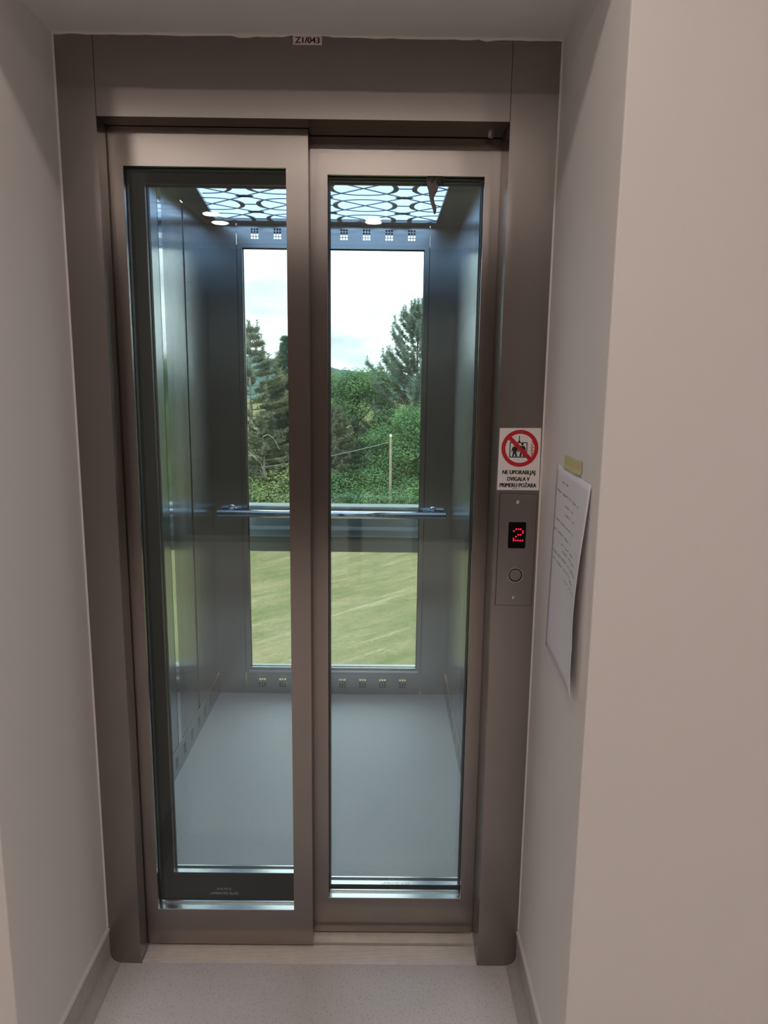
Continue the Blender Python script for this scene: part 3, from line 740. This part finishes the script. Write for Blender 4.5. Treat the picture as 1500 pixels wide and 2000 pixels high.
def trunk_mb(h, r, lean=0, rr=random, n=8):
    pts = []; k = 9
    for i in range(k): pts.append((lean*(i/k)**2*h+rr.uniform(-.04, .04), rr.uniform(-.04, .04), h*i/(k-1)))
    return MB().tube(pts, [max(.012, r*(1-.93*i/(k-1))) for i in range(k)], n)
def blade_cluster(b, p, d, n, L, w, rr):
    """needle tuft: thin triangles fanning round direction d"""
    for _ in range(n):
        a = Vector((rr.gauss(0, 1), rr.gauss(0, 1), rr.gauss(0, 1))); a.normalize()
        t = (d*.75+a*.85).normalized(); s = t.cross(Vector((rr.random()-.5, rr.random()-.5, rr.random()-.5)))
        if s.length < 1e-3: continue
        s.normalize(); l = L*rr.uniform(.7, 1.25); k = len(b.v)
        b.v += [tuple(p-s*w), tuple(p+s*w), tuple(p+t*l)]; b.f.append((k, k+1, k+2))
def pine(h, rmax, seed, dens=1.0, open_=0.0, low=.12, upturn=.45, pw=None):
    rr = random.Random(seed); fo = MB(); br = MB(); z = low*h
    while z < h*.985:
        q = (z-low*h)/(h*(1-low)); L = rmax*(math.sin(PI*min(1, .30+q*.62))**.8)*(1-.80*q**2.2)*rr.uniform(.8, 1.1)
        if pw: L = rmax*(1-q)**pw*min(1, .5+q*2)*rr.uniform(.75, 1.15)
        nb = rr.choice((4, 5, 6)); a0 = rr.random()*6.28
        for i in range(nb):
            a = a0+i*6.283/nb+rr.uniform(-.25, .25); l = max(.25, L*rr.uniform(.65, 1.1)); el = -.1+upturn*q+rr.uniform(-.1, .15)
            d = Vector((math.cos(a), math.sin(a), el)).normalized(); P = [Vector((0, 0, z))]
            m_ = 6
            for k in range(1, m_+1): P.append(P[0]+d*l*k/m_+Vector((0, 0, upturn*.9*l*(k/m_)**2.4*.5)))
            br.tube(P, [max(.008, .035*(1-.8*k/m_)*(1-.5*q)) for k in range(m_+1)], 4, cap=False)
            nt = int((14+l*44)*dens)
            for k in range(nt):
                u = .28+.72*rr.random()**.75; e = u*m_; i0 = min(m_-1, int(e)); p = P[i0].lerp(P[i0+1], e-i0)
                sp_ = .34*l*(1-u*.6)*(.55+open_*.2)
                p = p+Vector((rr.gauss(0, 1), rr.gauss(0, 1), rr.gauss(.25, .6)))*sp_*.30
                blade_cluster(fo, p, (d+Vector((0, 0, .65))).normalized(), 9, .17, .016, rr)
            for k in range(5): blade_cluster(fo, P[-1]+Vector((0, 0, .09*k)), Vector((d.x*.2, d.y*.2, 1)).normalized(), 8, .19, .016, rr)
        z += rr.uniform(.30, .50)*(1-.35*q)*(1+open_)
    tip = Vector((0, 0, h))
    for k in range(7): blade_cluster(fo, tip-Vector((rr.gauss(0, .05), rr.gauss(0, .05), k*.13)), Vector((0, 0, 1)), 16, .20, .018, rr)
    return fo, br
def spruce(h, rmax, seed):
    rr = random.Random(seed); fo = MB(); br = MB(); z = .06*h
    while z < h*.99:
        q = z/h; L = rmax*(1-q)**.85
        nb = rr.choice((6, 7, 8)); a0 = rr.random()*6.28
        for i in range(nb):
            a = a0+i*6.283/nb+rr.uniform(-.2, .2); l = max(.12, L*rr.uniform(.75, 1.12)); d = Vector((math.cos(a), math.sin(a), -.28+.5*q)).normalized()
            P = [Vector((0, 0, z))+d*l*k/4+Vector((0, 0, .14*l*(k/4)**2)) for k in range(5)]
            br.tube(P, [.022*(1-.8*k/4) for k in range(5)], 3, cap=False)
            for k in range(int(12+l*48)):
                u = .2+.8*rr.random()**.7; e = u*4; i0 = min(3, int(e)); p = P[i0].lerp(P[i0+1], e-i0)
                p = p+Vector((rr.gauss(0, .11), rr.gauss(0, .11), rr.gauss(-.06, .07)))*(.5+l*.5)
                blade_cluster(fo, p, (d+Vector((0, 0, -.2))).normalized(), 7, .14, .017, rr)
        z += rr.uniform(.20, .32)*(1.1-.5*q)
    return fo, br
def broad(h, rmax, seed, n=5200, leaf=.105):
    rr = random.Random(seed); fo = MB(); br = MB(); lobes = []
    for k in range(34):
        q = rr.random()**.8; a = rr.random()*6.283; z = h*(.14+.80*q); R = rmax*(1-.72*max(0, q-.25)**1.3)*rr.uniform(.35, .95)
        lobes.append((Vector((R*math.cos(a), R*math.sin(a), z)), rmax*rr.uniform(.24, .42)))
    lobes.append((Vector((0, 0, h*.93)), rmax*.30))
    for c, r in lobes:
        br.tube([(0, 0, max(.3, c.z-.9-c.xy.length*.5)), tuple(c*.55+Vector((0, 0, c.z*.40))), tuple(c)], [.05, .03, .012], 4, cap=False)
        for _ in range(n//len(lobes)):
            d = Vector((rr.gauss(0, 1), rr.gauss(0, 1), rr.gauss(0, .8))); d.normalize(); p = c+d*r*rr.uniform(.6, 1.08)
            nrm = (d*.5+Vector((0, 0, .7))+Vector((rr.gauss(0, .5), rr.gauss(0, .5), rr.gauss(0, .5)))).normalized()
            s = nrm.cross(Vector((rr.gauss(0, 1), rr.gauss(0, 1), rr.gauss(0, 1)))); s.normalize(); t_ = nrm.cross(s); L = leaf*rr.uniform(.7, 1.3)
            k = len(fo.v); fo.v += [tuple(p-s*L*.5), tuple(p+t_*L), tuple(p+s*L*.5), tuple(p-t_*L*.9)]; fo.f.append((k, k+1, k+2, k+3))
    return fo, br
PROTO = {}
def make_tree(key, name, fb, h, r, leafm, barkm=BARK, lean=0):
    root = bpy.data.objects.new(name, None); COL.objects.link(root); ORG[root.name] = Vector((0, 0, 0))
    fo, br = fb
    f_ = fo.build('foliage', leafm, root, recalc=False); f_['kind'] = 'stuff'
    trunk_mb(h*.97, r, lean, random.Random(len(PROTO))).build('trunk', barkm, root)
    q = br.build('branches', barkm, root, recalc=False); q['kind'] = 'stuff'
    PROTO[key] = root; return root
make_tree('pineA', 'pine_tree', pine(11, 2.3, 11), 11, .16, PINE)
make_tree('pineB', 'pine_tree', pine(12, 3.6, 23, 1.0, .35, .10, 1.0, .62), 12, .17, PINEBLUE)
make_tree('pineC', 'pine_tree', pine(9.0, 2.4, 31, 1.35, .15, .08, .4), 9.0, .14, leafmat('grey_pine_needles', (.15, .18, .125), (.28, .29, .19)), BARKPALE)
make_tree('spruceA', 'spruce_tree', spruce(11, 2.1, 41), 11, .15, SPRUCE)
make_tree('broadA', 'leafy_tree', broad(9, 2.5, 51, 28000, .060), 9, .14, BROAD)
make_tree('broadB', 'leafy_tree', broad(7, 2.2, 61, 24000, .058), 7, .12, leafmat('fresh_leaves', (.10, .22, .11), (.21, .36, .17), trans=.45))
make_tree('shrub', 'leafy_bush', broad(3.2, 1.7, 71, 14000, .045), 3.2, .06, BROADP)
USED = set()
def plant(key, x, y, top, rz, label, cat='tree', group=None, sx=1.0):
    sx *= 1.35
    src = PROTO[key]; H = {'pineA': 11.2, 'pineB': 12.2, 'pineC': 9.2, 'spruceA': 11.1, 'broadA': 9.3, 'broadB': 7.3, 'shrub': 3.3}[key]
    if key in USED:
        root = src.copy(); COL.objects.link(root)
        for ch in list(src.children):
            c = ch.copy(); COL.objects.link(c); c.parent = root
    else: root = src; USED.add(key)
    z = gz(x, y)-.1; s = (top-z)/H
    root.location = (x, y, z); root.rotation_euler = (0, 0, rz); root.scale = (s*sx, s*sx, s)
    for k in list(root.keys()):
        if k in ('label', 'category', 'group'): del root[k]
    return tag(root, label, cat, group)
plant('pineC', -6.95, 38.5, 4.45, .3, sx=1.1, label= 'pale loose pine at the left edge of the back window')
plant('spruceA', -5.15, 40, 4.15, 1.1, 'dark conical spruce left of the middle door stile')
plant('pineA', -3.5, 41, 3.3, 2.0, sx=1.2, label= 'pine with side branch showing just right of the middle door stile')
plant('broadA', -1.15, 40, 2.35, .4, 'bright green leafy tree in the middle of the right door glass')
plant('pineB', 2.15, 39.5, 5.75, 2.6, sx=1.0, label= 'tall blue green pine at the right edge of the back window')
plant('broadB', 1.75, 36.6, .55, 1.9, 'light green leafy tree below the tall pine')
plant('broadB', .20, 37.2, -.55, 4.1, 'leafy tree growing just behind the wooden pole')
plant('spruceA', -.75, 36.6, -.75, .7, 'dark young spruce standing midway between door stile and wooden pole')
plant('pineA', -2.15, 36.6, .25, 4.4, 'dark bushy pine in front of the bright leafy tree', sx=1.15)
plant('pineC', -5.9, 36.2, -.2, 2.2, 'low grey green pine with bare twigs behind the left door glass', sx=1.25)
plant('shrub', -4.75, 35.4, -2.75, .2, 'pale yellow green bush at the foot of the spruce', 'bush')
plant('spruceA', -3.9, 38.4, .4, 3.3, 'small dark spruce hidden low behind the middle door stile')
plant('pineA', 5.4, 41, 4.9, .9, 'blue green pine partly hidden by the right window edge')
plant('spruceA', .35, 42.5, 1.55, 5.2, 'dark spruce filling the gap behind bright leafy tree')
SIDE = [('pineA', -9.8, 40, 4.2, 1), ('spruceA', -12.6, 41, 4.8, 2), ('broadA', -15.6, 40, 3.2, 3), ('pineB', -19, 41, 5.0, 4),
        ('spruceA', 6.4, 41, 4.2, 1.4), ('broadA', 9.4, 40, 3.0, 2.4), ('pineB', 12.6, 41, 5.2, 3.4), ('pineA', 16, 41, 4.4, 4.4)]
for k, x, y, top, rz in SIDE: plant(k, x, y, top, rz, 'tree of the wood edge beyond the sides of the window', group='wood edge trees', sx=1.1)
UNDER = [(-6.9, 36.0, -3.4, 'low leafy bush under the pale loose pine at the window left edge'), (-3.2, 36.4, -2.6, 'leafy bush seen just right of the middle door stile'),
         (-1.5, 35.8, -3.0, 'low leafy bush midway between door stile and wooden pole'), (-.4, 36.4, -2.7, 'leafy bush standing just left of the wooden pole'),
         (1.0, 35.7, -3.0, 'leafy bush at the foot of the wooden pole'), (2.6, 35.9, -2.5, 'leafy bush at the right window edge below the tall pine')]
for k, (x, y, top, lab) in enumerate(UNDER):
    o = plant('shrub', x, y, top, k*1.7, lab, 'bush', 'bushes at the wood edge', sx=1.15)
    for c in o.children:
        if c.name.startswith('foliage'):
            if k == 0:
                UM = c.data.copy(); UM.materials.clear(); UM.materials.append(next(q for q in PROTO['broadB'].children if q.name.startswith('foliage')).data.materials[0])
            c.data = UM
# bare arching branches in the low pine
b = MB(); rr = random.Random(9)
for x0, z0, dx, dz in ((-7.0, -.25, 1.1, -.6), (-7.1, -1.9, 1.2, -.5), (-7.2, -3.0, 1.6, -1.3), (-7.1, -4.05, .9, .05), (-6.4, -2.2, .9, -.9), (-5.6, -1.2, .8, -.6)):
    pts = [(x0+dx*q, 34.2+rr.uniform(-.1, .1), z0+dz*q**2+.18*math.sin(q*PI)) for q in [k/8 for k in range(9)]]
    b.tube(pts, [.022*(1-.6*k/8) for k in range(9)], 4)
tw = b
tw.tube([(-7.6, 34.3, gz(-7.6, 34.3)), (-7.3, 34.25, -4.2), (-7.1, 34.2, -2.0), (-7.05, 34.2, -.2)], [.05, .04, .03, .02], 6)
tg = tw.build('bare_sapling', BARKPALE); tag(tg, 'bare pale arching sapling in front of the low grey pine', 'tree')
# wooden pole and wire
t = thing('wooden_pole', (.73, 34.5, gz(.73, 34.5)), 'weathered wooden pole with pale cap standing before the trees', 'pole')
px = .665; zt = -1.15
MB().tube([(px+.02, 34.5, gz(px, 34.5)-.1), (px+.01, 34.5, -3), (px, 34.5, zt)], [.085, .075, .062], 10).build('post', WOODP, t)
MB().tube([(px, 34.5, zt), (px, 34.5, zt+.06), (px, 34.5, zt+.12)], [.07, .065, .03], 10).build('pole_cap', principled('insulator', (.75, .76, .76), .4), t)
pts = [(px-6.5*q, 34.5+.8*q, zt-.25-1.9*q*(1-.25*q)) for q in [k/14 for k in range(15)]]
tag(MB().tube(pts, .011, 5).build('overhead_wire', principled('wire', (.35, .37, .36), .6)), 'thin slack wire running left from the wooden pole', 'wire')
